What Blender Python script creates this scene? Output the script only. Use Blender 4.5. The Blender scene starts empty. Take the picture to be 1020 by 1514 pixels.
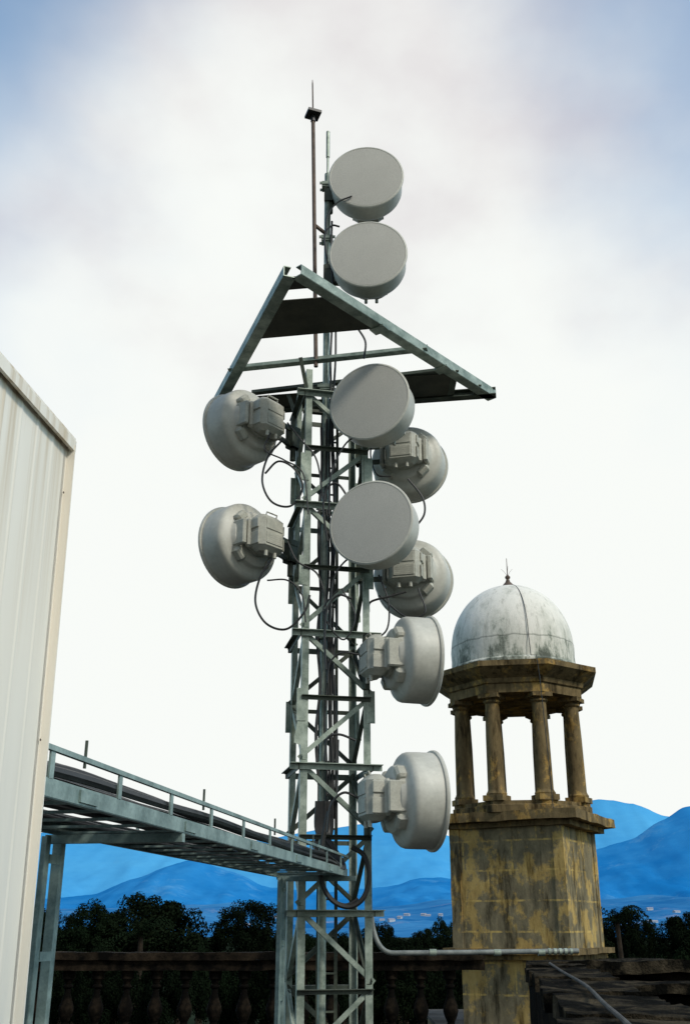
import bpy, math, random
from mathutils import Vector, Matrix, noise
random.seed(7)
SC=bpy.context.scene; COL=SC.collection
PITCH=math.radians(22.0); F=1520.0
def sight(u,v,y):
    """survey helper: bearing/elevation of a point + its real distance north -> world position"""
    dx=(u-510)/F; dv=(757-v)/F
    den=math.cos(PITCH)-dv*math.sin(PITCH)
    return Vector((dx/den*y, y, y*(math.sin(PITCH)+dv*math.cos(PITCH))/den))
def on(u,v,z):
    t=sight(u,v,1.0); k=z/t.z; return Vector((t.x*k,k,z))
GZ=-13.0; ROOF=-1.6
# ------------------------------------------------------------------ materials
def nodes(name):
    m=bpy.data.materials.new(name); m.use_nodes=True
    nt=m.node_tree; b=nt.nodes['Principled BSDF']
    return m,nt,b
def mk(nt,t,**k):
    n=nt.nodes.new(t)
    for a,c in k.items(): setattr(n,a,c)
    return n
def ramp(nt,fac,stops):
    r=mk(nt,'ShaderNodeValToRGB'); e=r.color_ramp.elements
    while len(e)<len(stops): e.new(0.5)
    for i,(p,c) in enumerate(stops):
        e[i].position=p; e[i].color=(*c,1)
    nt.links.new(fac,r.inputs[0]); return r.outputs[0]
def noi(nt,vec,scale,detail=6,rough=.6):
    n=mk(nt,'ShaderNodeTexNoise'); n.inputs['Scale'].default_value=scale
    n.inputs['Detail'].default_value=detail; n.inputs['Roughness'].default_value=rough
    nt.links.new(vec,n.inputs['Vector']); return n.outputs['Fac']
def mapping(nt,vec,sc):
    m=mk(nt,'ShaderNodeMapping'); m.inputs['Scale'].default_value=sc
    nt.links.new(vec,m.inputs['Vector']); return m.outputs[0]
def mix(nt,f,a,b,bt='MIX'):
    m=mk(nt,'ShaderNodeMix',data_type='RGBA',blend_type=bt)
    for s,val in ((0,f),(6,a),(7,b)):
        if hasattr(val,'links') or hasattr(val,'is_output'): nt.links.new(val,m.inputs[s])
        elif s==0: m.inputs[0].default_value=val
        else: m.inputs[s].default_value=(*val,1)
    return m.outputs[2]
def bump(nt,b,fac,strength,dist=.01):
    n=mk(nt,'ShaderNodeBump'); n.inputs['Strength'].default_value=strength; n.inputs['Distance'].default_value=dist
    nt.links.new(fac,n.inputs['Height']); nt.links.new(n.outputs[0],b.inputs['Normal'])
def proc(name,c1,c2,scale=4,rough=.7,metal=0,bs=.2,bd=.01,stretch=(1,1,1),fine=.6,stops=(.35,.65),spec=.5,fs=9):
    m,nt,b=nodes(name)
    tc=mk(nt,'ShaderNodeTexCoord').outputs['Object']
    f=noi(nt,mapping(nt,tc,stretch),scale,8,.65)
    col=ramp(nt,f,[(stops[0],c1),(stops[1],c2)])
    f2=noi(nt,tc,scale*fs,4,.7)
    col=mix(nt,fine,col,ramp(nt,f2,[(.3,(.66,.66,.66)),(.7,(1.15,1.15,1.15))]),'MULTIPLY')
    nt.links.new(col,b.inputs['Base Color'])
    b.inputs['Roughness'].default_value=rough; b.inputs['Metallic'].default_value=metal
    b.inputs['Specular IOR Level'].default_value=spec
    bump(nt,b,f2,bs,bd)
    return m
M={}
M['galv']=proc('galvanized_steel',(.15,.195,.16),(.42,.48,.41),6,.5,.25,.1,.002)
M['galv_dark']=proc('dark_shaded_steel',(.03,.037,.027),(.10,.12,.09),4,.6,.2,.1,.002)  # dark copy of the galvanized steel, shadow-side tone put into the colour
M['plate']=proc('shaded_underside_plate',(.035,.036,.024),(.075,.073,.05),4,.7,.2,.1,.002)  # shade under the head frame is part of this plate colour
M['tray']=proc('tray_steel',(.13,.19,.18),(.34,.44,.41),6,.5,.3,.1,.002)
M['rad']=proc('radome_grey',(.46,.445,.405),(.51,.495,.45),1.6,.8,0,.3,.002,fine=.55,fs=60)
M['shroud']=proc('shroud_grey',(.43,.42,.365),(.57,.56,.50),2.5,.5,0,.06,.002,fine=.35)
M['odu']=proc('radio_unit_grey',(.36,.355,.30),(.50,.49,.42),6,.5,0,.06,.002)
M['black']=proc('black_rubber',(.010,.010,.010),(.025,.025,.025),8,.5,0,.1,.001)
M['rust']=proc('dark_pole',(.07,.05,.035),(.16,.11,.085),10,.7,.2,.2,.002)
M['conduit']=proc('conduit_grey',(.13,.15,.15),(.27,.29,.28),8,.6,.1,spec=.3)
M['oldcable']=proc('aged_grey_cable',(.04,.04,.04),(.11,.11,.105),8,.8,0,spec=.2)
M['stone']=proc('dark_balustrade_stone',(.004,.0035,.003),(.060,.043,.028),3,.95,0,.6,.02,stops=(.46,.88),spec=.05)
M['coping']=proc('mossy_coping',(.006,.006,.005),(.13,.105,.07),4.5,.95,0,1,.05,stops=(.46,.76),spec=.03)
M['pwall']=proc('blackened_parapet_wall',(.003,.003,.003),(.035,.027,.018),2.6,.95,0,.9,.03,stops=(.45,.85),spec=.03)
M['deck']=proc('roof_deck',(.05,.045,.04),(.12,.11,.10),1.2,.95,0,.4,.02,spec=.05)
M['wallb']=proc('building_plaster',(.12,.09,.05),(.26,.20,.12),.8,.95,0,.4,.02,spec=.1)
M['leaf']=proc('foliage',(.004,.007,.004),(.009,.014,.007),.3,.95,0,0,.01,spec=.0,fine=.2)
M['leaf2']=proc('foliage_light',(.005,.010,.005),(.011,.018,.009),.3,.95,0,0,.01,spec=.0,fine=.2)
M['bark']=proc('bark',(.02,.016,.012),(.04,.03,.022),3,.95,spec=.1)
M['ground']=proc('ground_vegetation',(.010,.018,.012),(.03,.04,.026),.02,.95,spec=0)
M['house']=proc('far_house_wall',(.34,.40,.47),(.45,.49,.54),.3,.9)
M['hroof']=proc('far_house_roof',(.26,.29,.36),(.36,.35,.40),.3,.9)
def hillmat(name,c1,c2,patch,scale,pk=.7):  # blue distance haze is painted into the hill colours
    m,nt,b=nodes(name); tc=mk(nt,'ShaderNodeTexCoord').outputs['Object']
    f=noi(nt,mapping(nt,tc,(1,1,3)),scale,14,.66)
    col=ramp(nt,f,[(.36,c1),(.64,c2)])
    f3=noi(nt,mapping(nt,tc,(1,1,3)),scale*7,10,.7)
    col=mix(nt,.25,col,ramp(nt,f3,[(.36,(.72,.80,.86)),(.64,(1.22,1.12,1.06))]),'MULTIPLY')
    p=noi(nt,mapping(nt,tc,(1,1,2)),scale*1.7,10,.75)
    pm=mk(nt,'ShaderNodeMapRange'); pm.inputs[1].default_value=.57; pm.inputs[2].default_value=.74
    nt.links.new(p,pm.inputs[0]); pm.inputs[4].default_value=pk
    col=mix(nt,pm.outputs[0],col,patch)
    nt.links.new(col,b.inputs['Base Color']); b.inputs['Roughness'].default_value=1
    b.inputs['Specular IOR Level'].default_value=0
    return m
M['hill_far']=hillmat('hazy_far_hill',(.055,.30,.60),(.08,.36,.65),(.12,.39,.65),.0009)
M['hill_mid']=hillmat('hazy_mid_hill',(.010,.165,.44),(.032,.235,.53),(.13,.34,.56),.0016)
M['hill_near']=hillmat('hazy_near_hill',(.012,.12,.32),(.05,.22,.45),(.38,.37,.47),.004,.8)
def turret_mat(name,brick):
    m,nt,b=nodes(name); tc=mk(nt,'ShaderNodeTexCoord').outputs['Object']
    f=noi(nt,mapping(nt,tc,(1,1,.8)),2.1,12,.72)
    g=noi(nt,mapping(nt,tc,(1,1,.45)),5,9,.72)
    if brick:
        stone=ramp(nt,g,[(.30,(.10,.088,.058)),(.50,(.19,.16,.098)),(.68,(.29,.24,.145))]); lo=.50
        och=ramp(nt,g,[(.30,(.30,.20,.075)),(.48,(.44,.30,.10)),(.70,(.55,.40,.15))])
    else:
        stone=ramp(nt,g,[(.30,(.06,.045,.025)),(.50,(.15,.11,.055)),(.68,(.22,.16,.08))]); lo=.52
        och=ramp(nt,g,[(.30,(.22,.125,.04)),(.48,(.35,.22,.07)),(.70,(.42,.29,.10))])
    pe=mk(nt,'ShaderNodeMapRange')
    pe.inputs[1].default_value=lo; pe.inputs[2].default_value=lo+.05; nt.links.new(f,pe.inputs[0]); pe.inputs[4].default_value=.85
    col=mix(nt,pe.outputs[0],stone,och)
    if brick:
        s=mk(nt,'ShaderNodeSeparateXYZ'); nt.links.new(tc,s.inputs[0])
        a=mk(nt,'ShaderNodeMath',operation='ADD'); nt.links.new(s.outputs[0],a.inputs[0]); nt.links.new(s.outputs[1],a.inputs[1])
        c=mk(nt,'ShaderNodeCombineXYZ'); nt.links.new(a.outputs[0],c.inputs[0]); nt.links.new(s.outputs[2],c.inputs[1])
        br=mk(nt,'ShaderNodeTexBrick'); br.inputs['Scale'].default_value=1
        br.inputs['Brick Width'].default_value=.92; br.inputs['Row Height'].default_value=.50; br.inputs['Mortar Size'].default_value=.018
        br.inputs['Mortar Smooth'].default_value=.25
        nt.links.new(c.outputs[0],br.inputs['Vector'])
        h=noi(nt,tc,3.4,8,.7); hm=mk(nt,'ShaderNodeMapRange'); hm.inputs[1].default_value=.48; hm.inputs[2].default_value=.58; hm.inputs[4].default_value=.9
        nt.links.new(h,hm.inputs[0]); mu=mk(nt,'ShaderNodeMath',operation='MULTIPLY')
        nt.links.new(hm.outputs[0],mu.inputs[0]); nt.links.new(br.outputs['Fac'],mu.inputs[1])
        col=mix(nt,mu.outputs[0],col,(.55,.39,.13))
    st=noi(nt,mapping(nt,tc,(3,3,.55)),1.7,9,.7)
    col=mix(nt,.88,col,ramp(nt,st,[(.36,(.18,.17,.15)),(.49,(1,1,1))]),'MULTIPLY')
    nt.links.new(col,b.inputs['Base Color']); b.inputs['Roughness'].default_value=.95; b.inputs['Specular IOR Level'].default_value=.1
    bump(nt,b,g,.6,.03); return m
M['turret']=turret_mat('ochre_block_plaster',True)
M['ochre']=turret_mat('ochre_weathered_trim',False)
def dome_mat():
    m,nt,b=nodes('weathered_white_dome'); tc=mk(nt,'ShaderNodeTexCoord').outputs['Object']
    s=mk(nt,'ShaderNodeSeparateXYZ'); nt.links.new(tc,s.inputs[0])
    f=noi(nt,mapping(nt,tc,(1,1,.45)),3.2,11,.74)
    f2=noi(nt,mapping(nt,tc,(5,5,.5)),1.6,8,.68)
    z=mk(nt,'ShaderNodeMapRange'); z.inputs[1].default_value=.05; z.inputs[2].default_value=1.1; z.inputs[3].default_value=.19; z.inputs[4].default_value=-.06
    nt.links.new(s.outputs[2],z.inputs[0])
    a=mk(nt,'ShaderNodeMath',operation='SUBTRACT'); nt.links.new(f,a.inputs[0]); nt.links.new(z.outputs[0],a.inputs[1])
    col=ramp(nt,a.outputs[0],[(.24,(.09,.10,.08)),(.32,(.26,.28,.235)),(.39,(.56,.555,.49)),(.55,(.75,.725,.66))])
    col=mix(nt,.5,col,ramp(nt,f2,[(.33,(.32,.33,.29)),(.46,(1,1,1))]),'MULTIPLY')
    cz=mk(nt,'ShaderNodeMath',operation='ADD'); nz=noi(nt,tc,4,4,.6); q=mk(nt,'ShaderNodeMath',operation='MULTIPLY'); q.inputs[1].default_value=.10; nt.links.new(nz,q.inputs[0])
    nt.links.new(s.outputs[2],cz.inputs[0]); nt.links.new(q.outputs[0],cz.inputs[1])
    cr=ramp(nt,cz.outputs[0],[(.555,(1,1,1)),(.565,(.3,.32,.3)),(.572,(.3,.32,.3)),(.60,(1,1,1))])
    col=mix(nt,.7,col,cr,'MULTIPLY')
    nt.links.new(col,b.inputs['Base Color']); b.inputs['Roughness'].default_value=.9; bump(nt,b,f,.6,.03); return m
M['dome']=dome_mat()
def clad_mat():
    m,nt,b=nodes('painted_metal_cladding'); tc=mk(nt,'ShaderNodeTexCoord').outputs['Object']
    s=mk(nt,'ShaderNodeSeparateXYZ'); nt.links.new(tc,s.inputs[0])
    st=noi(nt,mapping(nt,tc,(3,3,.4)),1.2,5,.5)
    br=noi(nt,tc,1.1,4,.5)
    col=ramp(nt,st,[(.30,(.76,.70,.60)),(.62,(.84,.79,.70))])
    zr=mk(nt,'ShaderNodeMapRange'); zr.inputs[1].default_value=2.3; zr.inputs[2].default_value=3.15
    nt.links.new(s.outputs[2],zr.inputs[0])
    st2=noi(nt,mapping(nt,tc,(13,13,.35)),1.5,7,.65)
    mm=mk(nt,'ShaderNodeMapRange'); mm.inputs[1].default_value=.47; mm.inputs[2].default_value=.70; mm.inputs[4].default_value=.8
    nt.links.new(st2,mm.inputs[0]); mu=mk(nt,'ShaderNodeMath',operation='MULTIPLY')
    nt.links.new(zr.outputs[0],mu.inputs[0]); nt.links.new(mm.outputs[0],mu.inputs[1])
    col=mix(nt,mu.outputs[0],col,(.46,.33,.17))
    lz=mk(nt,'ShaderNodeMapRange'); lz.inputs[1].default_value=.9; lz.inputs[2].default_value=2.4; lz.inputs[3].default_value=1; lz.inputs[4].default_value=0
    nt.links.new(s.outputs[2],lz.inputs[0])
    d2=noi(nt,mapping(nt,tc,(6,6,.6)),1.3,8,.7); dm=mk(nt,'ShaderNodeMapRange'); dm.inputs[1].default_value=.3; dm.inputs[2].default_value=.7; dm.inputs[3].default_value=.2; dm.inputs[4].default_value=.75
    nt.links.new(d2,dm.inputs[0]); mu2=mk(nt,'ShaderNodeMath',operation='MULTIPLY'); nt.links.new(lz.outputs[0],mu2.inputs[0]); nt.links.new(dm.outputs[0],mu2.inputs[1])
    col=mix(nt,mu2.outputs[0],col,(.36,.41,.43))
    nt.links.new(col,b.inputs['Base Color']); b.inputs['Roughness'].default_value=.5; bump(nt,b,br,.15,.02); return m
M['clad']=clad_mat()
# ------------------------------------------------------------------ mesh helper
class MB:
    def __init__(s): s.v=[]; s.f=[]
    def add(s,vs,fs):
        o=len(s.v); s.v+= [Vector(p) for p in vs]; s.f+=[[i+o for i in f] for f in fs]; return s
    def box(s,c,d,R=None,ch=0):
        c=Vector(c); x,y,z=[k/2 for k in d]
        if ch:
            poly=[(x-ch,-y),(x,-y+ch),(x,y-ch),(x-ch,y),(-x+ch,y),(-x,y-ch),(-x,-y+ch),(-x+ch,-y)]
            n=8; vs=[]
            for k,(zz,sc) in enumerate(((-z,1),(-z+ch,0),(z-ch,0),(z,1))):
                for a,b in poly:
                    q=1-(ch/max(x,.001) if sc else 0); q2=1-(ch/max(y,.001) if sc else 0)
                    vs.append(Vector((a*q,b*q2,zz)))
            fs=[list(range(n))[::-1],[3*n+i for i in range(n)]]
            for k in range(3):
                for i in range(n): fs.append([k*n+i,k*n+(i+1)%n,(k+1)*n+(i+1)%n,(k+1)*n+i])
        else:
            vs=[Vector((a*x,b*y,e*z)) for e in(-1,1) for a,b in((-1,-1),(1,-1),(1,1),(-1,1))]
            fs=[[3,2,1,0],[4,5,6,7],[0,1,5,4],[1,2,6,5],[2,3,7,6],[3,0,4,7]]
        if R is not None: vs=[R@p for p in vs]
        return s.add([p+c for p in vs],fs)
    def ext(s,poly,p1,p2,hint):
        p1=Vector(p1);p2=Vector(p2);d=(p2-p1).normalized();h=Vector(hint)
        a=(h-d*h.dot(d)).normalized(); b=d.cross(a); n=len(poly)
        vs=[p+a*q[0]+b*q[1] for p in(p1,p2) for q in poly]
        fs=[list(range(n))[::-1],[n+i for i in range(n)]]+[[i,(i+1)%n,n+(i+1)%n,n+i] for i in range(n)]
        return s.add(vs,fs)
    def bar(s,p1,p2,w,h,hint=(0,0,1)):
        return s.ext([(-w/2,-h/2),(w/2,-h/2),(w/2,h/2),(-w/2,h/2)],p1,p2,hint)
    def ang(s,p1,p2,hint,z=.06,t=.008,flip=1):
        return s.ext([(0,0),(z,0),(z,t*flip),(t,t*flip),(t,z*flip),(0,z*flip)],p1,p2,hint)
    def tube(s,pts,r,seg=8,cap=True):
        pts=[Vector(p) for p in pts]; n=len(pts); vs=[];fs=[]; prev=None
        for i,p in enumerate(pts):
            t=(pts[min(i+1,n-1)]-pts[max(i-1,0)]).normalized()
            if prev is None:
                a=Vector((0,0,1)) if abs(t.z)<.9 else Vector((1,0,0))
            else: a=prev
            a=(a-t*a.dot(t)).normalized(); prev=a; b=t.cross(a)
            rr=r[i] if isinstance(r,(list,tuple)) else r
            for k in range(seg):
                g=2*math.pi*k/seg; vs.append(p+a*math.cos(g)*rr+b*math.sin(g)*rr)
        for i in range(n-1):
            for k in range(seg): fs.append([i*seg+k,i*seg+(k+1)%seg,(i+1)*seg+(k+1)%seg,(i+1)*seg+k])
        if cap: fs+=[list(range(seg))[::-1],[(n-1)*seg+k for k in range(seg)]]
        return s.add(vs,fs)
    def lathe(s,prof,seg=32,c=(0,0,0),ph=0,axis='z'):
        c=Vector(c);vs=[];fs=[];n=len(prof)
        for r,h in prof:
            for k in range(seg):
                g=2*math.pi*k/seg+ph; a,b=r*math.cos(g),r*math.sin(g)
                vs.append(c+(Vector((a,b,h)) if axis=='z' else Vector((h,a,b))))
        for i in range(n-1):
            for k in range(seg): fs.append([i*seg+k,i*seg+(k+1)%seg,(i+1)*seg+(k+1)%seg,(i+1)*seg+k])
        fs+=[list(range(seg))[::-1],[(n-1)*seg+k for k in range(seg)]]
        return s.add(vs,fs)
    def mesh(s,name,mat,smooth=False,off=(0,0,0),auto=35):
        me=bpy.data.meshes.new(name); off=Vector(off)
        me.from_pydata([tuple(p-off) for p in s.v],[],s.f); me.materials.append(M[mat])
        if smooth:
            me.polygons.foreach_set('use_smooth',[True]*len(me.polygons))
            try: me.set_sharp_from_angle(angle=math.radians(auto))
            except Exception: pass
        me.update(); return me
    def obj(s,name,mat,smooth=False,parent=None,off=(0,0,0),auto=35):
        o=bpy.data.objects.new(name,s.mesh(name,mat,smooth,off,auto)); COL.objects.link(o)
        if parent: o.parent=parent
        return o
def thing(name,loc,label,cat,group=None,rot=None):
    e=bpy.data.objects.new(name,None); e.empty_display_size=.2; COL.objects.link(e); e.location=loc
    if rot: e.rotation_euler=rot
    e['label']=label; e['category']=cat
    if group: e['group']=group
    return e
def tag(o,label,cat,group=None,loc=None):
    o['label']=label;o['category']=cat
    if group:o['group']=group
def cat(pts,n=10):
    P=[Vector(p) for p in pts]; P=[P[0]*2-P[1]]+P+[P[-1]*2-P[-2]]; out=[]
    for i in range(1,len(P)-2):
        for k in range(n):
            t=k/n;a,b,c,d=P[i-1],P[i],P[i+1],P[i+2]
            out.append(.5*((2*b)+(c-a)*t+(2*a-5*b+4*c-d)*t*t+(-a+3*b-3*c+d)*t**3))
    out.append(P[-2]); return out
# ------------------------------------------------------------------ setting
g=MB().add([(-12000,-3000,GZ),(12000,-3000,GZ),(12000,16000,GZ),(-12000,16000,GZ)],[[0,1,2,3]]).obj('ground','ground'); g['kind']='structure'
def hillz(prof,y0,y1,x,t,amp,sc):
    for i in range(len(prof)-1):
        if prof[i][0]<=x<=prof[i+1][0]:
            k=(x-prof[i][0])/(prof[i+1][0]-prof[i][0]); k=k*k*(3-2*k)*.5+k*.5; h=prof[i][1]*(1-k)+prof[i+1][1]*k; break
    else: h=prof[0][1] if x<prof[0][0] else prof[-1][1]
    y=y0+(y1-y0)*t
    h+=amp*.25*noise.fractal(Vector((x*sc*2,1.3,sc*1000)),.9,2.1,5)
    s=t**1.25
    z=GZ+(h-GZ)*s
    rid=noise.fractal(Vector((x*sc,y*sc*.45,7.7)),.8,2.1,7)
    z+=amp*rid*math.sin(math.pi*min(t,1))**.7 if 0<t<1 else 0
    return max(z,GZ-2)
def hill(name,pts,y0,y1,mat,amp,sc,nx=420,ny=60):
    prof=sorted([(sight(u,v,y1).x,sight(u,v,y1).z) for u,v in pts])
    x0,x1=prof[0][0],prof[-1][0]; m=MB(); vs=[];fs=[]
    for j in range(ny+6):
        for i in range(nx+1):
            x=x0+(x1-x0)*i/nx
            if j<=ny: t=j/ny; z=hillz(prof,y0,y1,x,t,amp,sc); y=y0+(y1-y0)*t
            else:
                q=(j-ny)/5; z=hillz(prof,y0,y1,x,1,amp,sc)*(1-q)+GZ*q; y=y1+(y1-y0)*q
            vs.append((x,y,z))
    for j in range(ny+5):
        for i in range(nx): a=j*(nx+1)+i; fs.append([a,a+1,a+nx+2,a+nx+1])
    o=m.add(vs,fs).obj(name,mat,True,auto=180); o['kind']='structure'; return prof
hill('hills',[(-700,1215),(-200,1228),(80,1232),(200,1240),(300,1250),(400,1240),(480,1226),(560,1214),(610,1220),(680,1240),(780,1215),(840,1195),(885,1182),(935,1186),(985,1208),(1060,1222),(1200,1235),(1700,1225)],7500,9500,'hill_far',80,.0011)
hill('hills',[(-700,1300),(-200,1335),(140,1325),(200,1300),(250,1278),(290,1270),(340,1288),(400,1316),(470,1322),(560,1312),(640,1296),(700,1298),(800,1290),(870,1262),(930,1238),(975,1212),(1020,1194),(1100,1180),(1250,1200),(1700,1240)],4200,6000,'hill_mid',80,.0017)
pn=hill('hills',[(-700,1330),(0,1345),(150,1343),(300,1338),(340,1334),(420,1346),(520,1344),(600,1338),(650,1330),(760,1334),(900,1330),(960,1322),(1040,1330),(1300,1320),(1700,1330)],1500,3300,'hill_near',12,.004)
for i in range(16):
    u=random.choice([random.uniform(560,655),random.uniform(560,655),random.uniform(915,1000),random.uniform(320,420)]); t=random.uniform(.3,.6)
    y=1500+1800*t; x=(u-510)/F/1.073*y; z=hillz(pn,1500,3300,x,t,12,.004)
    w=random.uniform(8,16); h=random.uniform(3,6); d=9
    e=thing('house',(x,y,z-.8),'tiny pale house on the distant valley slope','house','distant valley houses',(0,0,random.uniform(-.5,.5)))
    MB().box((0,0,h/2),(w,d,h)).obj('wall','house',parent=e)
    r=MB(); r.ext([(h,-d/2-.5),(h+2,0),(h,d/2+.5)],(-w/2-.5,0,0),(w/2+.5,0,0),(0,0,1)); r.obj('roof','hroof',parent=e)
# ------------------------------------------------------------------ trees
def crown_mesh(seed,n,ls,mat,flat=.85):
    R=random.Random(seed); m=MB(); lob=[]
    for i in range(90):
        a=R.uniform(0,2*math.pi); zz=R.uniform(-.45,1); sh=R.uniform(.66,.82) if i<70 else R.uniform(.1,.5)
        rr=math.sqrt(1-zz*zz)*sh
        lob.append((Vector((rr*math.cos(a),rr*math.sin(a),zz*flat*sh)),R.uniform(.13,.21)))
    vs=[];fs=[]
    for i in range(n):
        c,r=R.choice(lob)
        d=Vector((R.gauss(0,1),R.gauss(0,1),R.gauss(.25,1))).normalized()
        p=c+d*r*R.uniform(.6,1.0); nn=(d+Vector((R.gauss(0,.4),R.gauss(0,.4),R.gauss(0,.4)))).normalized()
        a=nn.orthogonal().normalized(); b=nn.cross(a); s=ls*R.uniform(.6,1.3); k=len(vs)
        vs+=[p+a*s,p+b*s*.8,p-a*s,p-b*s*.8]; fs.append([k,k+1,k+2,k+3])
    m.add(vs,fs); return m.mesh('crown',mat)
CR=[crown_mesh(s,26000,.019,mt) for s,mt in((1,'leaf'),(2,'leaf2'),(3,'leaf'),(4,'leaf'))]
def trunk_mesh(seed):
    R=random.Random(seed); m=MB()
    m.tube([(0,0,0),(.02,0,.35),(0,.02,.7)],[.055,.04,.03],8)
    for i in range(6):
        a=i*1.05+R.uniform(-.3,.3); l=R.uniform(.15,.3)
        m.tube([(0,0,.45+.04*i),(l*.5*math.cos(a),l*.5*math.sin(a),.68),(l*math.cos(a),l*math.sin(a),.82)],[.028,.018,.006],6)
    return m.mesh('trunk','bark')
TR=[trunk_mesh(1),trunk_mesh(2)]
def tree(u,vtop,wpx,y,k):
    p=sight(u,vtop,y); rad=wpx/2/F*y/1.07
    e=thing('tree',(p.x,y,GZ),'dark broad-crowned tree beyond the roof balustrade','tree','dark trees beyond the roof')
    H=p.z-GZ
    t=bpy.data.objects.new('trunk',TR[k%2]); t.parent=e; COL.objects.link(t); t.scale=(H*.8,H*.8,H*.80)
    c=bpy.data.objects.new('crown',CR[k%4]); c.parent=e; COL.objects.link(c)
    rz=max(rad*1.0,3.2); c.scale=(rad*1.08,rad*1.08,rz); c.location=(0,0,H-rz*.84); c.rotation_euler=(0,0,k*1.3)
T=[(220,1314,190,72),(145,1330,120,70),(372,1328,130,76),(98,1344,70,80),(45,1336,110,76),
(455,1376,90,74),(500,1376,90,72),(560,1358,80,80),(610,1372,90,76),(655,1356,80,82),(700,1370,100,80),(925,1336,90,84),(1012,1342,100,78),(1070,1336,110,80),(885,1360,60,86),(860,1366,100,84),(800,1370,110,90),(-20,1330,120,80),(-100,1330,140,80)]
for k,(u,v,w,y) in enumerate(T): tree(u,v,w,y,k)
for k in range(24):
    tree(-160+k*58+random.uniform(-15,15),1400+random.uniform(-9,8),115,58+random.uniform(-4,6),k+1)
for k in range(20):
    tree(-160+k*68+random.uniform(-20,20),1385+random.uniform(-3,4),105,120+random.uniform(-8,20),k)
def palm(u,v,y):
    p=sight(u,v,y); H=p.z-GZ; e=thing('palm_tree',(p.x,y,GZ),'slim dark palm tree standing among broad trees','palm tree')
    MB().tube([(0,0,0),(.3,0,H*.5),(.1,0,H-1)],[.25,.18,.14],8).obj('trunk','bark',True,e)
    m=MB(); R=random.Random(5)
    for i in range(18):
        a=i*2*math.pi/18; L=R.uniform(1.8,2.6); up=R.uniform(.1,1.1)
        for q in range(14):
            t=q/13; x=L*t; z=up*math.sin(t*2.2)*1.2-1.3*t*t; c=Vector((math.cos(a)*x+.1,math.sin(a)*x,H-1+z)); sd=Vector((-math.sin(a),math.cos(a),-.5)); f=Vector((math.cos(a),math.sin(a),0))
            for sg in(-1,1): 
                tip=c+Vector((sd.x*sg,sd.y*sg,-.5))*.45*(1.1-t*.7)+f*.15; m.add([c,c+f*.12,tip],[[0,1,2]])
    m.obj('crown','leaf2',parent=e)
palm(208,1352,64); palm(906,1333,66)
# ------------------------------------------------------------------ building
b=thing('building',(0,8,GZ),'old plastered building with flat roof terrace','building')
m=MB(); m.box((-2,-.5,(ROOF-.02-GZ)/2),(20,18,ROOF-.02-GZ)); m.box((5,12,(ROOF-.03-GZ)/2),(6.6,7,ROOF-.03-GZ)); m.obj('wall','wallb',parent=b)
m=MB(); m.box((-2,-.5,ROOF-GZ),(20.2,18.2,.06)); m.box((5,12.15,ROOF-GZ-.008),(6.8,7.1,.06)); m.obj('roof','deck',parent=b)
bz=ROOF+.03; BY=16.2
b=thing('balustrade',(0,BY,bz),'dark weathered stone balustrade with urn balusters along the roof edge','balustrade')
zt=sight(300,1408,BY).z-bz
def rough(m,c,d,n,amp,sc=3,seed=0,R=None,hf_=.35):
    nx,ny,nz=n; c=Vector(c)
    idx={};vs=[];fs=[]
    def V(i,j,k):
        q=(i,j,k)
        if q not in idx:
            p=Vector(((i/nx-.5)*d[0],(j/ny-.5)*d[1],(k/nz-.5)*d[2]))
            w=noise.noise_vector((p+Vector((seed,0,0)))*sc)*amp+noise.noise_vector((p+Vector((seed,5,0)))*sc*4)*amp*hf_
            p=p+w
            if R is not None: p=R@p
            idx[q]=len(vs); vs.append(p+c)
        return idx[q]
    for i in range(nx):
        for j in range(ny):
            fs.append([V(i,j,0),V(i,j+1,0),V(i+1,j+1,0),V(i+1,j,0)]); fs.append([V(i,j,nz),V(i+1,j,nz),V(i+1,j+1,nz),V(i,j+1,nz)])
    for i in range(nx):
        for k in range(nz):
            fs.append([V(i,0,k),V(i+1,0,k),V(i+1,0,k+1),V(i,0,k+1)]); fs.append([V(i,ny,k),V(i,ny,k+1),V(i+1,ny,k+1),V(i+1,ny,k)])
    for j in range(ny):
        for k in range(nz):
            fs.append([V(0,j,k),V(0,j,k+1),V(0,j+1,k+1),V(0,j+1,k)]); fs.append([V(nx,j,k),V(nx,j+1,k),V(nx,j+1,k+1),V(nx,j,k+1)])
    m.add(vs,fs)
x0,x1=-7.2,2.0; L=x1-x0; cx=(x0+x1)/2
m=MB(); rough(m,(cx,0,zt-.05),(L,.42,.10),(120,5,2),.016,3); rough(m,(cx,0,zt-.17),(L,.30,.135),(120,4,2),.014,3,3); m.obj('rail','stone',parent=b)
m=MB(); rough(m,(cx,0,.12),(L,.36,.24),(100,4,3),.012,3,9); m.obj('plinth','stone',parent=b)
hb=zt-.24-.24
pr=[(.085,0),(.085,.06),(.05,.07),(.045,.11),(.075,.20),(.095,.30),(.09,.38),(.06,.50),(.04,.60),(.038,.68),(.06,.71),(.06,.74),(.04,.76),(.05,.82),(.08,.86),(.08,1.0)]
bal=MB().lathe([(r*1.15,h*hb) for r,h in pr],16).mesh('baluster','stone',True)
n=int(L/.42)
for i in range(n):
    x=x0+.3+i*.42
    o=bpy.data.objects.new('baluster',bal); COL.objects.link(o); o.parent=b; o.location=(x,0,.24); o.rotation_euler=(0,0,random.uniform(0,3))
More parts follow.
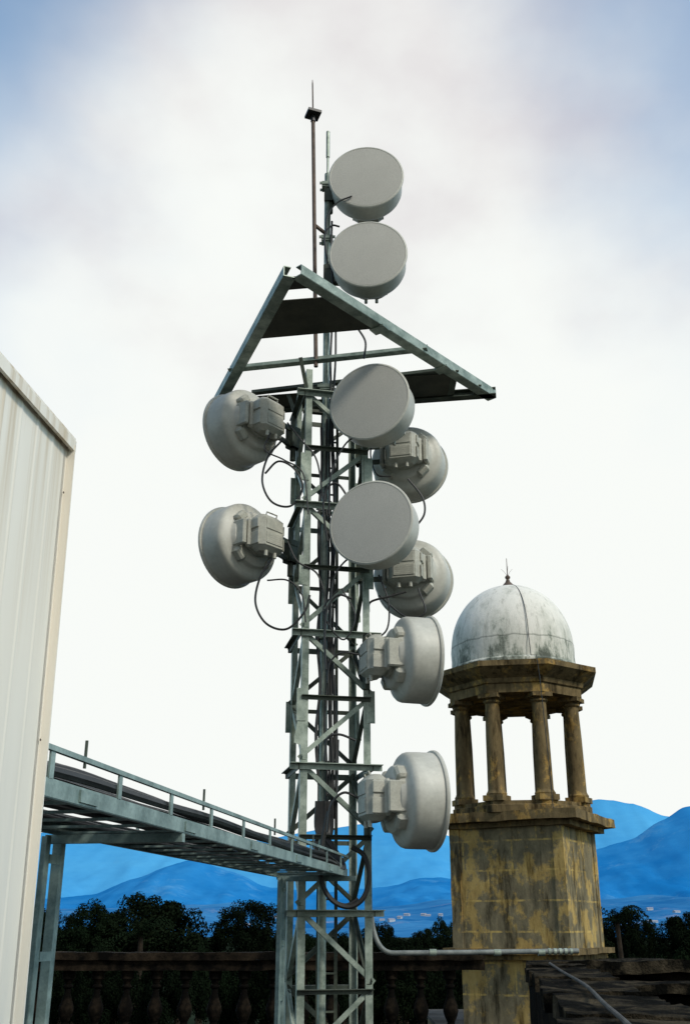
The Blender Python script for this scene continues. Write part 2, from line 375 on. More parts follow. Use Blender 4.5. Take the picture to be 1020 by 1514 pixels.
# parapet L
pz=-.28
A0=on(772,1422,pz); A0.z=0; A1=on(832,1514,pz); A1.z=0; A1=A0+(A1-A0)*1.35
d=(A1-A0); La=d.length; d.normalize(); nrm=Vector((-d.y,d.x,0))
if nrm.x<0: nrm=-nrm
ang=math.atan2(d.y,d.x); R=Matrix.Rotation(ang,3,'Z')
e=thing('parapet',(1.6,10,bz),'weathered blackened parapet with worn stone coping','parapet')
m=MB(); s0=0; i=0; RP=random.Random(3)
while s0<La-.05:   # separate coping slabs with open joints
    sl=min(RP.uniform(.9,1.5),La-s0); mid=A0+d*(s0+sl/2)+nrm*(.25+RP.uniform(-.02,.02))
    rough(m,(mid.x,mid.y,pz-.04+RP.uniform(-.012,.008)),(sl-.03,.46,.085),(int(sl*36),16,3),.022,2.8,i*3.3+1,Matrix.Rotation(ang+RP.uniform(-.02,.02),3,'Z'),.45); s0+=sl; i+=1
rough(m,(4.9,10.3,pz-.052),(6.4,.55,.10),(140,10,3),.026,2.2,4)
rough(m,(4.9,9.55,pz-.20),(6.0,.60,.08),(140,10,3),.026,2.2,14)
rough(m,(4.9,8.6,pz-.36),(6.0,.9,.08),(140,10,3),.026,2.2,24)
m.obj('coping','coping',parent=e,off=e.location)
m=MB(); cc=(A0+A1)/2+nrm*.25; rough(m,(cc.x,cc.y,(pz-.08+bz)/2),(La-.1,.30,pz-.08-bz),(90,4,12),.012,3,7,R)
rough(m,(4.9,10.32,(pz-.1+bz)/2-.002),(6.4,.36,pz-.1-bz),(90,4,12),.012,3,8)
rough(m,(4.9,9.6,(pz-.25+bz)/2-.002),(6.0,.40,pz-.25-bz),(90,4,12),.012,3,18)
rough(m,(4.9,8.6,(pz-.41+bz)/2-.002),(6.0,.6,pz-.41-bz),(90,4,12),.012,3,28)
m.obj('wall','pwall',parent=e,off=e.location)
pts=cat([on(u,v,pz+.020+k) for u,v,k in((812,1424,.02),(830,1436,.005),(864,1456,.01),(893,1484,.008),(925,1512,.01),(970,1560,.005))],10)
o=MB().tube(pts,.008,8).obj('cable','oldcable',True); tag(o,'grey conduit cable lying on the worn parapet coping','cable')
# ------------------------------------------------------------------ turret
TX,TY=3.32,20.0
tu=thing('domed_turret',(TX,TY,bz),'weathered ochre turret with octagonal colonnade and white dome','turret')
def Z(v,y=TY): return sight(0,v,y).z-bz
zb_top=Z(1222,19.0); 
h=1.03; RB=(0,0,math.radians(-28))
base=MB(); zl=Z(1404,19.0)
base.box((0,0,(zl+zb_top)/2),(2*h,2*h,zb_top-zl)); base.box((0,0,zl/2-.05),(2*h-.16,2*h-.16,zl))
bo=base.obj('wall','turret',parent=tu); bo.rotation_euler=RB
for sx,sy in((1,-1),(-1,-1),(1,1)):
    s=MB(); rough(s,(sx*(h-.07),sy*(h-.07),(zl+zb_top)/2),(.19,.19,zb_top-zl-.01),(3,3,30),.008,3); so=s.obj('corner_strip','turret',parent=tu); so.rotation_euler=RB
s=MB(); rough(s,(0,0,zl-.03),(2*h+.34,2*h+.34,.09),(24,24,2),.014,3); rough(s,(0,0,zl-.12),(2*h+.12,2*h+.12,.09),(24,24,2),.012,3,5)
so=s.obj('ledge','ochre',parent=tu); so.rotation_euler=RB
s=MB(); rough(s,(0,0,zb_top+.045),(2*h+.24,2*h+.24,.10),(24,24,2),.014,3); rough(s,(0,0,zb_top+.17),(2*h+.58,2*h+.58,.16),(30,30,2),.018,3,2)
so=s.obj('cornice','ochre',parent=tu); so.rotation_euler=RB; so.location=(.06,0,0)
FA=math.radians(-9.5); P8=math.radians(22.5)+FA; zs=zb_top+.235
zc=zs+.20
s=MB().lathe([(1.36,zs),(1.36,zs+.12),(1.30,zs+.14),(1.30,zs+.2)],8,ph=P8); s.obj('step','ochre',parent=tu)
zt_=Z(1030,19.2)
hc=zt_-zc
colm=MB(); colm.box((0,0,.05),(.38,.38,.10)); colm.lathe([(.18,.10),(.19,.13),(.165,.17),(.155,.20),(.150,.35*hc),(.145,.6*hc),(.128,hc-.20),(.125,hc-.18),(.16,hc-.15),(.16,hc-.12),(.135,hc-.11),(.18,hc-.08)],20); colm.box((0,0,hc-.04),(.39,.39,.078))
cm=colm.mesh('column','ochre',True)
for k in range(8):
    a=P8+k*math.pi/4; o=bpy.data.objects.new('column',cm); COL.objects.link(o); o.parent=tu
    o.location=(1.12*math.cos(a),1.12*math.sin(a),zc); o.rotation_euler=(0,0,a)
s=MB().lathe([(1.34,zt_),(1.34,zt_+.16),(1.38,zt_+.18),(1.40,zt_+.26),(1.52,zt_+.34),(1.60,zt_+.40),(1.66,zt_+.44),(1.66,zt_+.54),(1.30,zt_+.60)],8,ph=P8); s.obj('entablature','ochre',parent=tu)
zd=zt_+.58
prof=[(1.26,0),(1.26,.08),(1.21,.12),(1.20,.30),(1.21,.48)]
top=1.32
for i in range(1,19):
    a=i/19*math.pi/2; prof.append((1.20*math.cos(a)**.95+.0,.50+top*math.sin(a)))
prof.append((.10,.50+top+.005))
dm=MB().lathe(prof,48).obj('dome','dome',True,tu); dm.location=(0,0,zd)
zf=zd+.5+top
f=MB().lathe([(.20,-.04),(.14,.02),(.05,.12),(.03,.18),(.05,.20),(.055,.23),(.035,.25),(.010,.28),(.006,.62),(.002,.64)],14)
for a in range(3):
    g_=a*math.pi/1.5+.5; f.tube([(0,0,.24),(.06*math.cos(g_),.06*math.sin(g_),.34),(.13*math.cos(g_),.13*math.sin(g_),.42)],.003,5)
fo=f.obj('finial','rust',True,tu); fo.location=(0,0,zf)
wp=[]
for i in range(0,20):
    a=(1-i/19)*math.pi/2; r=1.215*math.cos(a)+.012; wp.append((r*math.sin(.1)*1.0,-r*math.cos(.1),zd+.5+top*math.sin(a)))
wp+=[(.13,-1.28,zd+.1),(.16,-1.66,zd+.0),(.20,-1.62,zt_+.2),(.28,-1.50,zc+.4),(.30,-1.45,zb_top+.3),(.32,-1.45,zb_top+.26)]
w_=MB().tube(wp,.008,5).obj('wire','black',parent=tu)
# ------------------------------------------------------------------ cabin
C=Vector((-.932,3.30,0)); wd=Vector((-.134,-.991,0)); bd=Vector((-.991,.134,0)); zt=1.60
cab=thing('equipment_cabin',(C.x,C.y,bz),'cream ribbed metal equipment cabin with stained walls','cabin',None,(0,-.0165,0))
def ribbed(m,p,d,nout,L,z0,z1,pitch=.125):
    pr=[];x=0
    while x<L:
        pr+=[(x,0),(x+pitch-.022,0),(x+pitch-.016,.0022),(x+pitch-.008,.0022)]; x+=pitch
    vs=[];fs=[]
    for a,o in pr:
        q=p+d*a+nout*o; vs+=[(q.x,q.y,z0),(q.x,q.y,z1)]
    for i in range(len(pr)-1): fs.append([2*i,2*i+2,2*i+3,2*i+1])
    m.add(vs,fs)
out=-bd
for a_,b_,c_,l_ in((C+wd*.01,wd,out,6),(C+bd*.01,bd,-wd,2.6),(C+wd*6.02+bd*.01,bd,wd,2.6),(C+bd*2.62,wd,bd,6)):
    m=MB(); ribbed(m,a_,b_,c_,l_,bz,zt-.01); m.obj('wall','clad',parent=cab,off=cab.location)
for q,a in((C,wd),(C+bd*2.6,wd)):
    z0=Vector((0,0,bz));z1=Vector((0,0,zt-.012))
    m=MB(); m.ext([(-.006,-.006),(.028,-.006),(.028,.0),(0,0),(0,.028),(-.006,.028)],q+z0,q+z1,wd)
    m.obj('corner_trim','clad',parent=cab,off=cab.location)
f0=C+out*.014-wd*.014
m=MB(); m.ext([(0,-.012),(.04,-.012),(.04,.0),(0,0)],f0+Vector((0,0,zt-.033)),f0+wd*6.1+Vector((0,0,zt-.033)),(0,0,1)); m.obj('fascia','clad',parent=cab,off=cab.location)
m=MB(); m.ext([(0,-.012),(.04,-.012),(.04,.0),(0,0)],f0+Vector((0,0,zt-.031)),f0+bd*2.7+Vector((0,0,zt-.031)),(0,0,1)); m.obj('fascia','clad',parent=cab,off=cab.location)
q=[C-wd*.02+out*.02,C+wd*6.1+out*.02,C+wd*6.1+bd*2.7,C-wd*.02+bd*2.7]
m=MB(); m.add([(p.x,p.y,zt+.010) for p in q]+[(p.x,p.y,zt+.022) for p in q],[[3,2,1,0],[4,5,6,7],[0,1,5,4],[1,2,6,5],[2,3,7,6],[3,0,4,7]])
m.obj('roof','clad',parent=cab,off=cab.location)
for z in(1.40,.55,-.3):
    p=C+wd*.016+out*.006; MB().lathe([(.004,-.0),(.004,.003),(.002,.004)],8,c=(p.x,p.y,z),axis='x').obj('bolt','rust',parent=cab,off=cab.location)
# ------------------------------------------------------------------ lattice tower
TC=Vector((-.15,9.8,0)); TH=math.radians(12); hw=.325
c_,s_=math.cos(TH),math.sin(TH)
def tl(a,b,z): return Vector((TC.x+a*c_-b*s_,TC.y+a*s_+b*c_,z))
tw=thing('lattice_tower',(TC.x,TC.y,bz),'galvanized steel lattice tower with triangular head frame','tower')
tp=5.42
crn=[(-1,-1),(1,-1),(1,1),(-1,1)]
for k,(a,b_) in enumerate(crn):
    p=tl(a*hw,b_*hw,0); m=MB(); z0=Vector((0,0,bz)); z1=Vector((0,0,tp))
    ha=tl(-a,0,0)-TC; hb_=tl(0,-b_,0)-TC; d=Vector((0,0,1)); flip=1 if d.cross(ha).dot(hb_)>0 else -1
    m.ang(p+z0,p+z1,ha,.065,.009,flip)
    for zz in (1.9,3.2,4.3):
        m.bar(p+Vector((0,0,zz-.15)),p+Vector((0,0,zz+.15)),.085,.012,ha)
    for zz in ((1.75,) if k in(0,3) else (1.9,3.1)) if k in(0,2) else ():
        o_=p-ha*.06+Vector((0,0,zz)); t_=hb_*.006
        m.add([p+Vector((0,0,zz-.22)),o_+Vector((0,0,-.20)),o_+Vector((0,0,-.15)),p+Vector((0,0,zz+.15)),p+t_+Vector((0,0,zz-.22)),o_+t_+Vector((0,0,-.20)),o_+t_+Vector((0,0,-.15)),p+t_+Vector((0,0,zz+.15))],
          [[0,1,2,3],[7,6,5,4],[0,4,5,1],[1,5,6,2],[2,6,7,3],[3,7,4,0]])
    m.box(p+Vector((0,0,bz+.01)),(.22,.22,.02))
    m.obj('leg','galv',parent=tw,off=tw.location)
lev=[-1.1,.14,1.37,2.60,3.90,5.15]
for k in range(4):
    a0,b0=crn[k]; a1,b1=crn[(k+1)%4]; inn=-(tl((a0+a1)/2,(b0+b1)/2,0)-TC)
    for z in lev:
        dd=(tl(a1,b1,0)-tl(a0,b0,0)).normalized()*(.10 if k==0 else .03)
        off=-inn.normalized()*(.012 if k%2 else .016)
        m=MB().ang(tl(a0*hw,b0*hw,z)-dd+off,tl(a1*hw,b1*hw,z)+dd+off,(0,0,-1),.055,.007,-1)
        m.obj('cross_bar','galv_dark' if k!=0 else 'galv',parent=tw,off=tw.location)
    for i in range(len(lev)-1):
        for j in range(2):
            za=lev[i]+(lev[i+1]-lev[i])*j/2+.03; zb=lev[i]+(lev[i+1]-lev[i])*(j+1)/2-.02
            if (i*2+j+k)%2: za,zb=zb,za
            o2=inn.normalized()*.010
            m=MB().ang(tl(a0*hw,b0*hw,za)+o2,tl(a1*hw,b1*hw,zb)+o2,inn,.042,.006,1)
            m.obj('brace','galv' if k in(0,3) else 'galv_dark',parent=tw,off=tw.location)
        zm=(lev[i]+lev[i+1])/2
        if k in(0,2):
            MB().ang(tl(a0*hw,b0*hw,zm)-inn.normalized()*.004,tl(a1*hw,b1*hw,zm)-inn.normalized()*.004,(0,0,-1),.040,.006,-1).obj('cross_bar','galv_dark',parent=tw,off=tw.location)
lad=MB()
for a in(-.10,.06): lad.bar(tl(a,-.05,bz),tl(a,-.05,tp),.03,.012,(1,0,0))
for i in range(22): lad.bar(tl(-.10,-.05,bz+.3+i*.3),tl(.06,-.05,bz+.3+i*.3),.015,.015)
lad.obj('ladder','galv_dark',parent=tw,off=tw.location)
# mast
MX,MY=-.20,9.62
zm=sight(0,258,MY).z; zm2=sight(0,195,MY).z
m=MB().tube([(MX,MY,bz+.4),(MX,MY,zm)],.036,14); m.tube([(MX,MY,zm),(MX,MY,zm2-.35)],.014,8); m.tube([(MX,MY,zm2-.38),(MX,MY,zm2)],.022,8)
for z in(7.95,7.2,6.2,5.3,3.9,2.6,1.37): m.box((MX,MY,z),(.13,.11,.07)); m.bar((MX-.09,MY-.06,z),(MX+.09,MY-.06,z),.03,.015); m.bar((MX-.09,MY+.06,z),(MX+.09,MY+.06,z),.03,.015)
m.obj('mast','galv',True,tw,tw.location)
RY=9.45; r0=sight(468,470,RY); r1=sight(463,180,RY); r2=sight(462,118,RY)
m=MB().tube([r0-Vector((0,0,.6)),r1],.022,8); m.tube([r1,r1+(r2-r1)*.9,r2],[.009,.008,.003],6)
for q in(.05,.45): p=r0.lerp(r1,q); m.bar(p,(MX,MY,p.z),.03,.03)
m.obj('lightning_rod','rust',True,tw,tw.location)
m=MB(); Rt=Matrix.Rotation(.35,3,'Z'); m.box(sight(463,169,RY),(.16,.16,.035),Rt); m.lathe([(.03,0),(.02,.12)],8,c=sight(463,180,RY)); m.obj('rod_cap','black',parent=tw,off=tw.location)
# ------------------------------ triangular head frame
pf=5.5
AL,AR=on(417,412,pf),on(452,409,pf); RR=on(733,588,pf); LL=on(306,618,pf)
up=Vector((0,0,1))
hf=bpy.data.objects.new('head_frame',None); COL.objects.link(hf); hf.parent=tw
def chan(p1,p2,mat='galv_dark',name='frame_beam',w=.11,hgt=.10):
    d=(p2-p1).normalized(); cen=(AL+AR+RR+LL)/4
    side=up.cross(d).normalized()
    if side.dot(cen-p1)<0: side=-side
    m=MB(); t=.009
    a=p1;b2=p2
    m.bar(a+up*(hgt/2),b2+up*(hgt/2),hgt,t); m.bar(a+side*(w/2),b2+side*(w/2),t,w); m.bar(a+side*(w*.3)+up*hgt,b2+side*(w*.3)+up*hgt,t,w*.6)
    m.obj(name,mat,parent=hf,off=tw.location); return side
chan(AR+(AR-RR).normalized()*.06,RR,'galv'); chan(AL+(AL-LL).normalized()*.06,LL,'galv'); chan(LL,RR)
def lerp_edge(p,q,y):
    t=(y-p.y)/(q.y-p.y); return p.lerp(q,t)
def eL(y): return lerp_edge(AL,LL,y)
def eR(y): return lerp_edge(AR,RR,y)
def yv(v): return pf/sight(0,v,1).z
def plate(v0l,v0r,v1l,v1r,name='deck_plate',dz=.012,mat='plate'):
    q=[eL(yv(v0l)),eR(yv(v0r)),eR(yv(v1r)),eL(yv(v1l))]; m=MB()
    m.add([p+up*dz for p in q]+[p+up*(dz+.01) for p in q],[[3,2,1,0],[4,5,6,7],[0,1,5,4],[1,2,6,5],[2,3,7,6],[3,0,4,7]])
    m.obj(name,mat,parent=hf,off=tw.location)
plate(413,410,432,426); plate(448,440,504,486)
def xbar(vl,vr,mat='galv',dz=.03):
    a=eL(yv(vl)); c=eR(yv(vr)); MB().ang(a+up*dz,c+up*dz,(0,0,1),.085,.008,1).obj('cross_bar',mat,parent=hf,off=tw.location)
xbar(555,524)
def rear(t0,t1,dep):
    a=LL.lerp(RR,t0);c=LL.lerp(RR,t1);s=Vector((0,-dep,0)); q=[a,c,c+s,a+s];m=MB()
    m.add([p+up*.014 for p in q]+[p+up*.024 for p in q],[[3,2,1,0],[4,5,6,7],[0,1,5,4],[1,2,6,5],[2,3,7,6],[3,0,4,7]]); m.obj('deck_plate','plate',parent=hf,off=tw.location)
rear(.14,.36,.40); rear(.58,.845,.60)
s=Vector((0,-.50,0))
MB().ang(LL.lerp(RR,.17)+s*.8+up*.03,LL.lerp(RR,.845)+s*1.2+up*.03,(0,0,1),.07,.008).obj('cross_bar','galv_dark',parent=hf,off=tw.location)
for t in(.845,.93):
    p=LL.lerp(RR,t)
    q=p.copy(); 
    while q.y>0 and (q-AR).cross(RR-AR).z*1.0<0 and p.y-q.y<.8: q=q+Vector((0,-.02,0))
    MB().bar(p+up*.016,q+up*.016,.01,.07).obj('corner_bracket','galv_dark',parent=hf,off=tw.location)
for t in(.28,.62):
    p=RR.lerp(AR,t)+up*-.01; MB().box(p+Vector((-.08,0,0)),(.16,.12,.02),Matrix.Rotation(-.6,3,'Z')).obj('corner_bracket','galv',parent=hf,off=tw.location)
for a,b_ in crn:
    p=tl(a*hw,b_*hw,5.2); q=tl(a*hw*1.25,b_*hw*1.25,pf); MB().bar(p,q,.04,.012,(1,0,0)).obj('strut','galv_dark',parent=tw,off=tw.location)
for z in(5.28,5.0):
    MB().ang(tl(-hw,-.12,z),tl(hw+.1,-.12,z),(0,0,1),.06,.008).obj('cross_bar','galv_dark',parent=tw,off=tw.location)
# ------------------------------------------------------------------ dishes (x = facing axis)
shroud=MB().lathe([(.10,.35),(.24,.355),(.27,.365),(.28,.375),(.285,.41),(.30,.425),(.34,.44),(.375,.455),(.392,.475),(.40,.50),(.402,.60),(.402,.725)],56,axis='x').mesh('shroud','shroud',True,auto=50)
rim=MB().lathe([(.395,.715),(.418,.718),(.424,.730),(.424,.742),(.416,.750),(.405,.752),(.396,.746)],56,axis='x').mesh('rim','shroud',True)
rado=MB().lathe([(.401,.744),(.397,.750),(.30,.756),(.2,.760),(.1,.762),(.01,.763)],56,axis='x').mesh('radome','rad',True,auto=50)
hub=MB().lathe([(.11,.28),(.15,.285),(.15,.31),(.175,.32),(.175,.345),(.20,.36)],28,axis='x')
for k in range(4):
    a=math.pi/4+k*math.pi/2; hub.box((.395,.27*math.cos(a),.27*math.sin(a)),(.10,.09,.14),Matrix.Rotation(a,3,'X'),.02)
for sy in(-1,1): hub.box((.345,sy*.24,.0),(.16,.05,.26),None,.012)
hub=hub.mesh('hub','odu',True)
odu=MB(); odu.box((.11,0,.0),(.20,.34,.38),None,.05)
odu.box((.185,0,0),(.07,.41,.30),None,.02)
odu.box((.008,0,.075),(.012,.22,.10),None,.004); odu.box((.008,0,-.06),(.012,.22,.12),None,.004)
for k in range(4): odu.box((.003,0,-.10+k*.022),(.004,.19,.006))
for sy in(-1,1):
    odu.box((.11,sy*.176,.08),(.12,.02,.10),None,.007); odu.box((.11,sy*.175,-.07),(.13,.014,.13),None,.005)
odu.tube([(.06,-.07,.19),(.05,-.07,.215),(.05,.07,.215),(.06,.07,.19)],.008,6)
for k in range(2): odu.tube([(.06,-.06+.12*k,-.18),(.06,-.06+.12*k,-.235)],.018,8)
for p in odu.v: p.x+=.10
odu=odu.mesh('radio_unit','odu',True)
def dish(pos,dirv,tgt,label,at=.21,tilt=0,roll=0):
    """pos = world position of local point x=at on axis; tgt = point on tower carrying the clamp"""
    dv=Vector((dirv[0],dirv[1],0)).normalized(); pos=Vector(pos); o0=pos-dv*at
    e=thing('microwave_dish',o0,label,'microwave antenna','shrouded microwave dishes on the tower',(0,-tilt,math.atan2(dv.y,dv.x)))
    for nm,me in(('shroud',shroud),('rim',rim),('radome',rado),('hub',hub),('radio_unit',odu)):
        o=bpy.data.objects.new(nm,me); COL.objects.link(o); o.parent=e
        if nm in('hub','radio_unit'): o.rotation_euler=(roll,0,0)
    iv=Matrix.Rotation(-math.atan2(dv.y,dv.x),3,'Z'); L=iv@(Vector(tgt)-o0)
    m=MB(); m.tube([L+Vector((0,0,-.26)),L+Vector((0,0,.26))],.032,12)
    st=Vector((.30,-.14 if L.y<0 else .14,0))
    for z in(-.09,.09): m.bar(L+Vector((0,0,z)),st+Vector((0,0,z)),.05,.025); m.box(L+Vector((0,0,z)),(.11,.11,.06))
    m.tube([L+Vector((0,0,-.15)),st+Vector((.08,0,.02))],.012,6)
    m.box(L,(.10,.13,.24)); m.obj('bracket','galv_dark',parent=e)
    return e
fr=tl(hw,-hw,0); fl=tl(-hw,-hw,0); br_=tl(hw,hw,0); bl=tl(-hw,hw,0)
FC='grey shrouded microwave dish with flat radome face'
def front(u,v,y,dv,tgt,lab):
    p=sight(u,v,y); return dish(p,dv,Vector((tgt[0],tgt[1],p.z)),lab,at=.76)
front(541,260,9.3,(-.06,-1),(MX+.03,MY),FC+' high on mast')
front(544,374,9.2,(-.08,-1),(MX+.03,MY),FC+' above the frame')
front(545,592,9.1,(-.36,-.93),(fr.x+.05,fr.y-.02),FC+' on tower leg')
front(547,771,9.05,(-.38,-.92),(fr.x+.05,fr.y-.02),FC+' on tower leg')
p=sight(397,618,9.45); dish(p,(-.76,.65),(bl.x-.02,bl.y-.12,p.z),'grey shrouded dish seen from behind with boxy radio unit')
p=sight(395,792,9.45); dish(p,(-.76,.65),(bl.x-.02,bl.y-.12,p.z),'grey shrouded dish seen from behind with boxy radio unit')
p=sight(594,664,10.05); dish(p,(.24,.97),(br_.x+.08,br_.y+.02,p.z),'grey dish half hidden behind another, radio unit showing')
p=sight(599,838,10.05); dish(p,(.24,.97),(br_.x+.08,br_.y+.02,p.z),'grey dish half hidden behind another, radio unit showing')
p=sight(553,972,9.35); dish(p,(.95,.26),(fr.x-.04,fr.y-.02,p.z),'pale grey shrouded dish pointing sideways off the tower leg')
p=sight(552,1181,9.0); dish(p,(.95,.26),(fr.x-.04,fr.y-.12,p.z),'pale grey shrouded dish low on tower, pointing sideways')
# ------------------------------------------------------------------ cables
def cable(pts,r=.011,lab='black coaxial cable looping between dish and tower',n=10,mat='black'):
    o=MB().tube(cat(pts,n),r,7).obj('cable',mat,True); tag(o,lab,'cable','black cables on the tower'); return o
def S(l,y): return [sight(u,v,y) for u,v in l]
cable(S([(418,650),(396,676),(388,712),(402,742),(430,748),(447,722),(436,694),(412,682),(392,700)],9.35))
cable(S([(400,640),(392,665),(420,680),(448,700),(456,760)],9.3),.008)
cable(S([(402,826),(384,856),(378,892),(394,922),(424,930),(450,905),(458,880)],9.35))
cable(S([(395,858),(425,858),(446,878),(452,920)],9.3),.008)
cable(S([(520,745),(500,716),(484,722),(478,750),(484,800)],9.2))
cable(S([(520,885),(500,880),(484,900),(480,940),(482,990)],9.2))
cable(S([(505,870),(525,910),(510,945),(490,930),(478,900),(500,872)],9.25),.008)
cable(S([(540,640),(512,655),(490,700),(486,760)],9.2),.009)
cable(S([(535,820),(510,830),(492,862),(488,930)],9.2),.009)
cable(S([(425,800),(440,830),(470,850),(482,900),(478,960)],9.3),.009)
cable(S([(425,625),(445,650),(468,680),(478,740)],9.3),.009)
cable(S([(603,708),(624,735),(627,760),(612,782)],9.9))
cable(S([(565,640),(548,665),(556,700),(578,705)],9.75),.009)
cable(S([(600,875),(575,882),(548,890),(545,905)],9.6))
cable(S([(560,850),(574,890),(572,930),(550,948)],9.7),.009)
cable(S([(618,870),(628,905),(600,912),(560,880)],9.8),.009)
cable(S([(528,484),(540,505),(538,530)],9.0))
cable(S([(502,335),(490,334),(480,350),(484,390)],9.3))
cable(S([(520,290),(498,300),(484,320),(482,345)],9.3),.009)
cable(S([(526,1095),(502,1086),(484,1092),(480,1125)],9.2))
cable(S([(530,1180),(508,1172),(490,1190),(484,1230)],9.0))
cable(S([(532,968),(505,965),(488,980),(484,1010)],9.2),.009)
cable(S([(486,1200),(477,1245),(474,1295),(488,1328),(514,1341),(537,1328),(546,1295),(538,1265),(520,1252)],9.15),.022,'thick black feeder cable looping at the tower foot')
cable(S([(478,1240),(472,1285),(484,1322),(508,1338),(530,1330)],9.22),.014,'thick black feeder cable looping at the tower foot')
for i,(dx,zt_b) in enumerate(((.055,7.4),(.085,6.5),(.02,4.9),(.10,3.6),(-.05,4.8),(.075,4.9),(.11,2.2),(.13,1.6))):
    pts=[]; z=zt_b
    while z>.75:
        pts.append((MX+dx+random.uniform(-.018,.018),MY-.07+random.uniform(-.01,.01),z)); z-=.45
    cable(pts,.012 if i<4 else .015,'black coaxial cable strapped down the tower',6)
# ------------------------------------------------------------------ cable tray
z0=.434
N0=Vector((-1.02,3.36,z0)); N1=Vector((0.02,9.35,z0)); td=(N1-N0).normalized(); ts=Vector((-td.y,td.x,0))
if ts.x>0: ts=-ts
W=.62; TLn=(N1-N0).length; GH=.130
tr=thing('cable_tray',(N0.x,N0.y,z0),'galvanized ladder cable tray bridging cabin and tower','cable tray')
for base_,sgn in((N0,1),(N0+ts*W,-1)):
    m=MB(); a=base_; b2=base_+td*TLn; hh=.058
    m.bar(a,b2,hh,.006); m.bar(a+ts*sgn*.014+up*(hh/2),b2+ts*sgn*.014+up*(hh/2),.006,.028); m.bar(a+ts*sgn*.014-up*(hh/2),b2+ts*sgn*.014-up*(hh/2),.006,.028)
    k=.5
    while k<TLn:
        m.box(a+td*k-ts*sgn*.007,(.007,.16,.042),Matrix.Rotation(math.atan2(td.y,td.x)-math.pi/2,3,'Z')); k+=1.2
    m.obj('side_rail','tray',parent=tr,off=tr.location)
    MB().bar(a+up*GH,b2+up*GH,.018,.018).obj('guard_rail','tray',parent=tr,off=tr.location)
    k=.18; i=0
    while k<TLn:
        q=a+td*k; MB().bar(q+up*.03,q+up*(GH-.005),.034,.008,td).obj('post','tray',parent=tr,off=tr.location)
        k+=.62; i+=1
    for kk in(.45,1.9,3.4,4.6):
        MB().tube([a+td*kk+up*.1,a+td*kk+up*.20],.006,6).obj('pin','galv_dark',parent=tr,off=tr.location)
k=.12
while k<TLn-.02:
    q=N0+td*k-up*.022; MB().bar(q,q+ts*W,.010,.032).obj('rung','tray',parent=tr,off=tr.location); k+=.30
MB().bar(N0+up*-.02+td*TLn,N0+ts*W+up*-.02+td*TLn,.06,.01,(0,0,1)).obj('end_plate','tray',parent=tr,off=tr.location)
def support(base_,w,lab):
    e=thing('tray_support',(base_.x,base_.y,bz),lab,'support post'); Hh=z0-.04-bz
    for s_g in(-1,1):
        p=td*(s_g*w/2); MB().ang(p,p+up*Hh,ts,.045,.006,-s_g).obj('leg','tray',parent=e)
    for k in range(5):
        z=.2+k*(Hh-.3)/4; MB().bar(td*(-w/2)+up*z,td*(w/2)+up*z,.04,.006).obj('cross_plate','tray',parent=e)
    MB().bar(up*(Hh-.01)-ts*W,up*(Hh-.01)+ts*.05,.04,.04).obj('arm','tray',parent=e)
    MB().box((0,0,.006),(.25,.25,.012)).obj('foot_plate','tray',parent=e)
support(N0+ts*W+td*1.62,.12,'galvanized angle support post under the cable tray')
sp2=N0+ts*(W-.09)+td*(TLn-.10); support(sp2,.10,'galvanized angle support post beside the lattice tower')
for i in range(22):
    off=.04+(i%15)*.038; pts=[]; k=0; zl=.012+.016*(i%6)+(.012 if i>14 else 0)
    ph=random.uniform(0,6)
    while k<TLn-.3:
        sagz=zl+.010*math.sin(k*1.3+ph)+random.uniform(0,.006)
        pts.append(N0+td*k+ts*(off+.02*math.sin(k*.8+ph))+up*sagz); k+=.5
    pts[0]=N0+td*-.1+ts*off+up*.06
    e_=Vector((MX+.012*(i%12)-.05,MY-.1,.80)); l_=N0+td*(TLn-.02)+ts*(off*.55)+up*.05
    pts+= [l_,l_.lerp(e_,.6)+up*.02,e_,e_+up*.25]
    o=cable(pts,random.choice([.011,.015,.019]),'black feeder cable lying in the cable tray',6); o['group']='cables in the tray'
# conduit from tower to parapet
py=9.85
pp=[sight(549,1352,py),sight(552,1375,py),sight(560,1396,py),sight(574,1408,py),sight(600,1409,py)]
pts=cat(pp,6)+[sight(700,1408,py),sight(855,1406,py)]
o=MB().tube(pts,.021,12).obj('conduit_pipe','conduit',True); tag(o,'grey steel conduit pipe running from tower to parapet','pipe')
for u in(640,735,800): 
    p=sight(u,1408.3,py); MB().tube([p-Vector((.03,0,0)),p+Vector((.03,0,0))],.028,12).obj('pipe_coupling','galv',True,o)
for u in range(812,850,8):
    p=sight(u,1406.8,py); MB().tube([p-Vector((.012,0,0)),p+Vector((.012,0,0))],.027,12).obj('pipe_coupling','galv',True,o)
# ------------------------------------------------------------------ light & world
w=bpy.data.worlds.new('World'); SC.world=w; w.use_nodes=True; nt=w.node_tree
bg=nt.nodes['Background']; bg.inputs['Strength'].default_value=.1
sun_dir=Vector((.58,-.58,.72)).normalized()
sky=mk(nt,'ShaderNodeTexSky',sky_type='NISHITA'); sky.sun_disc=False
sky.sun_elevation=math.asin(sun_dir.z); sky.sun_rotation=math.atan2(sun_dir.x,sun_dir.y)
tc=mk(nt,'ShaderNodeTexCoord').outputs['Generated']
sp=mk(nt,'ShaderNodeSeparateXYZ'); nt.links.new(tc,sp.inputs[0])
def ma(op,a,b=None,c=None):
    n=mk(nt,'ShaderNodeMath',operation=op)
    for i,x in enumerate((a,b,c)):
        if x is None: continue
        if isinstance(x,(int,float)): n.inputs[i].default_value=x
        else: nt.links.new(x,n.inputs[i])
    return n.outputs[0]
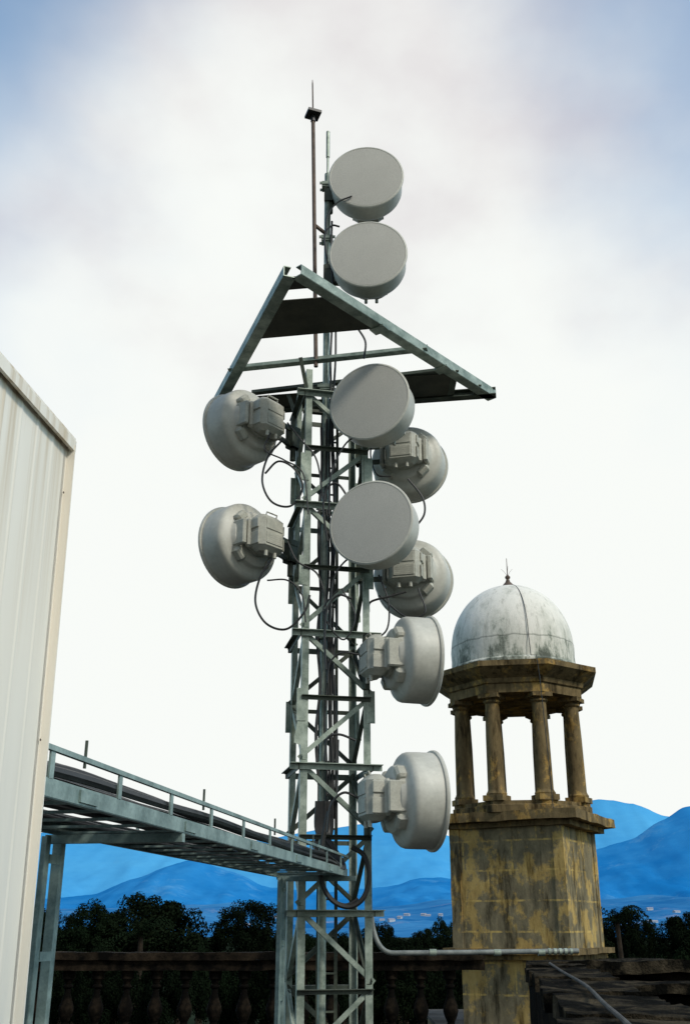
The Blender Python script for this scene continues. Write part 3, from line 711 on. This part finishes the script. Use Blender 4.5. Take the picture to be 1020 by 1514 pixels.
def mr(x,a,b,c=0,d=1,smooth=True):
    n=mk(nt,'ShaderNodeMapRange'); 
    if smooth: n.interpolation_type='SMOOTHSTEP'
    for i,q in enumerate((a,b,c,d)): n.inputs[i+1].default_value=q
    nt.links.new(x,n.inputs[0]); return n.outputs[0]
n1=noi(nt,mapping(nt,tc,(1,1,1.3)),2.4,5,.48); n2=noi(nt,mapping(nt,tc,(1.2,1,1.8)),3.6,6,.5)
X,Y_,Zz=sp.outputs
side=ma('ADD',ma('MULTIPLY',ma('MAXIMUM',ma('MULTIPLY',X,-1.0),0.0),1.35),ma('MULTIPLY',ma('MAXIMUM',X,0.0),1.15))
mask=ma('ADD',ma('ADD',Zz,side),ma('MULTIPLY',ma('SUBTRACT',n1,.5),.65))
blue=mr(mask,.76,1.14,0,.86)
grey=mr(ma('ADD',Zz,ma('MULTIPLY',ma('SUBTRACT',n2,.5),.65)),.48,.88)
cc=mix(nt,grey,(9.45,9.7,9.4),(6.6,6.0,6.3))
skyb=mix(nt,1.0,sky.outputs[0],(2.1,2.6,2.5),'MULTIPLY')
full=mix(nt,blue,cc,skyb)
dim=mr(Y_,-.7,.45,.60,1.0)
cm=mk(nt,'ShaderNodeCombineXYZ'); 
for i in range(3): nt.links.new(dim,cm.inputs[i])
full=mix(nt,1.0,full,cm.outputs[0],'MULTIPLY')
nt.links.new(full,bg.inputs['Color'])
sl=bpy.data.lights.new('sun','SUN'); sl.energy=2.25; sl.angle=math.radians(10); sl.color=(1,.94,.83)
so=bpy.data.objects.new('sun',sl); COL.objects.link(so); so.rotation_euler=(-sun_dir).to_track_quat('-Z','Y').to_euler()
SC.view_settings.view_transform='Standard'; SC.view_settings.look='None'; SC.view_settings.exposure=0
cd=bpy.data.cameras.new('camera'); co=bpy.data.objects.new('camera',cd); COL.objects.link(co); SC.camera=co
cd.sensor_fit='VERTICAL'; cd.sensor_height=36; cd.lens=36*F/1514; cd.clip_start=.05; cd.clip_end=30000
co.location=(0,0,0); co.rotation_euler=(math.radians(90)+PITCH,0,0)
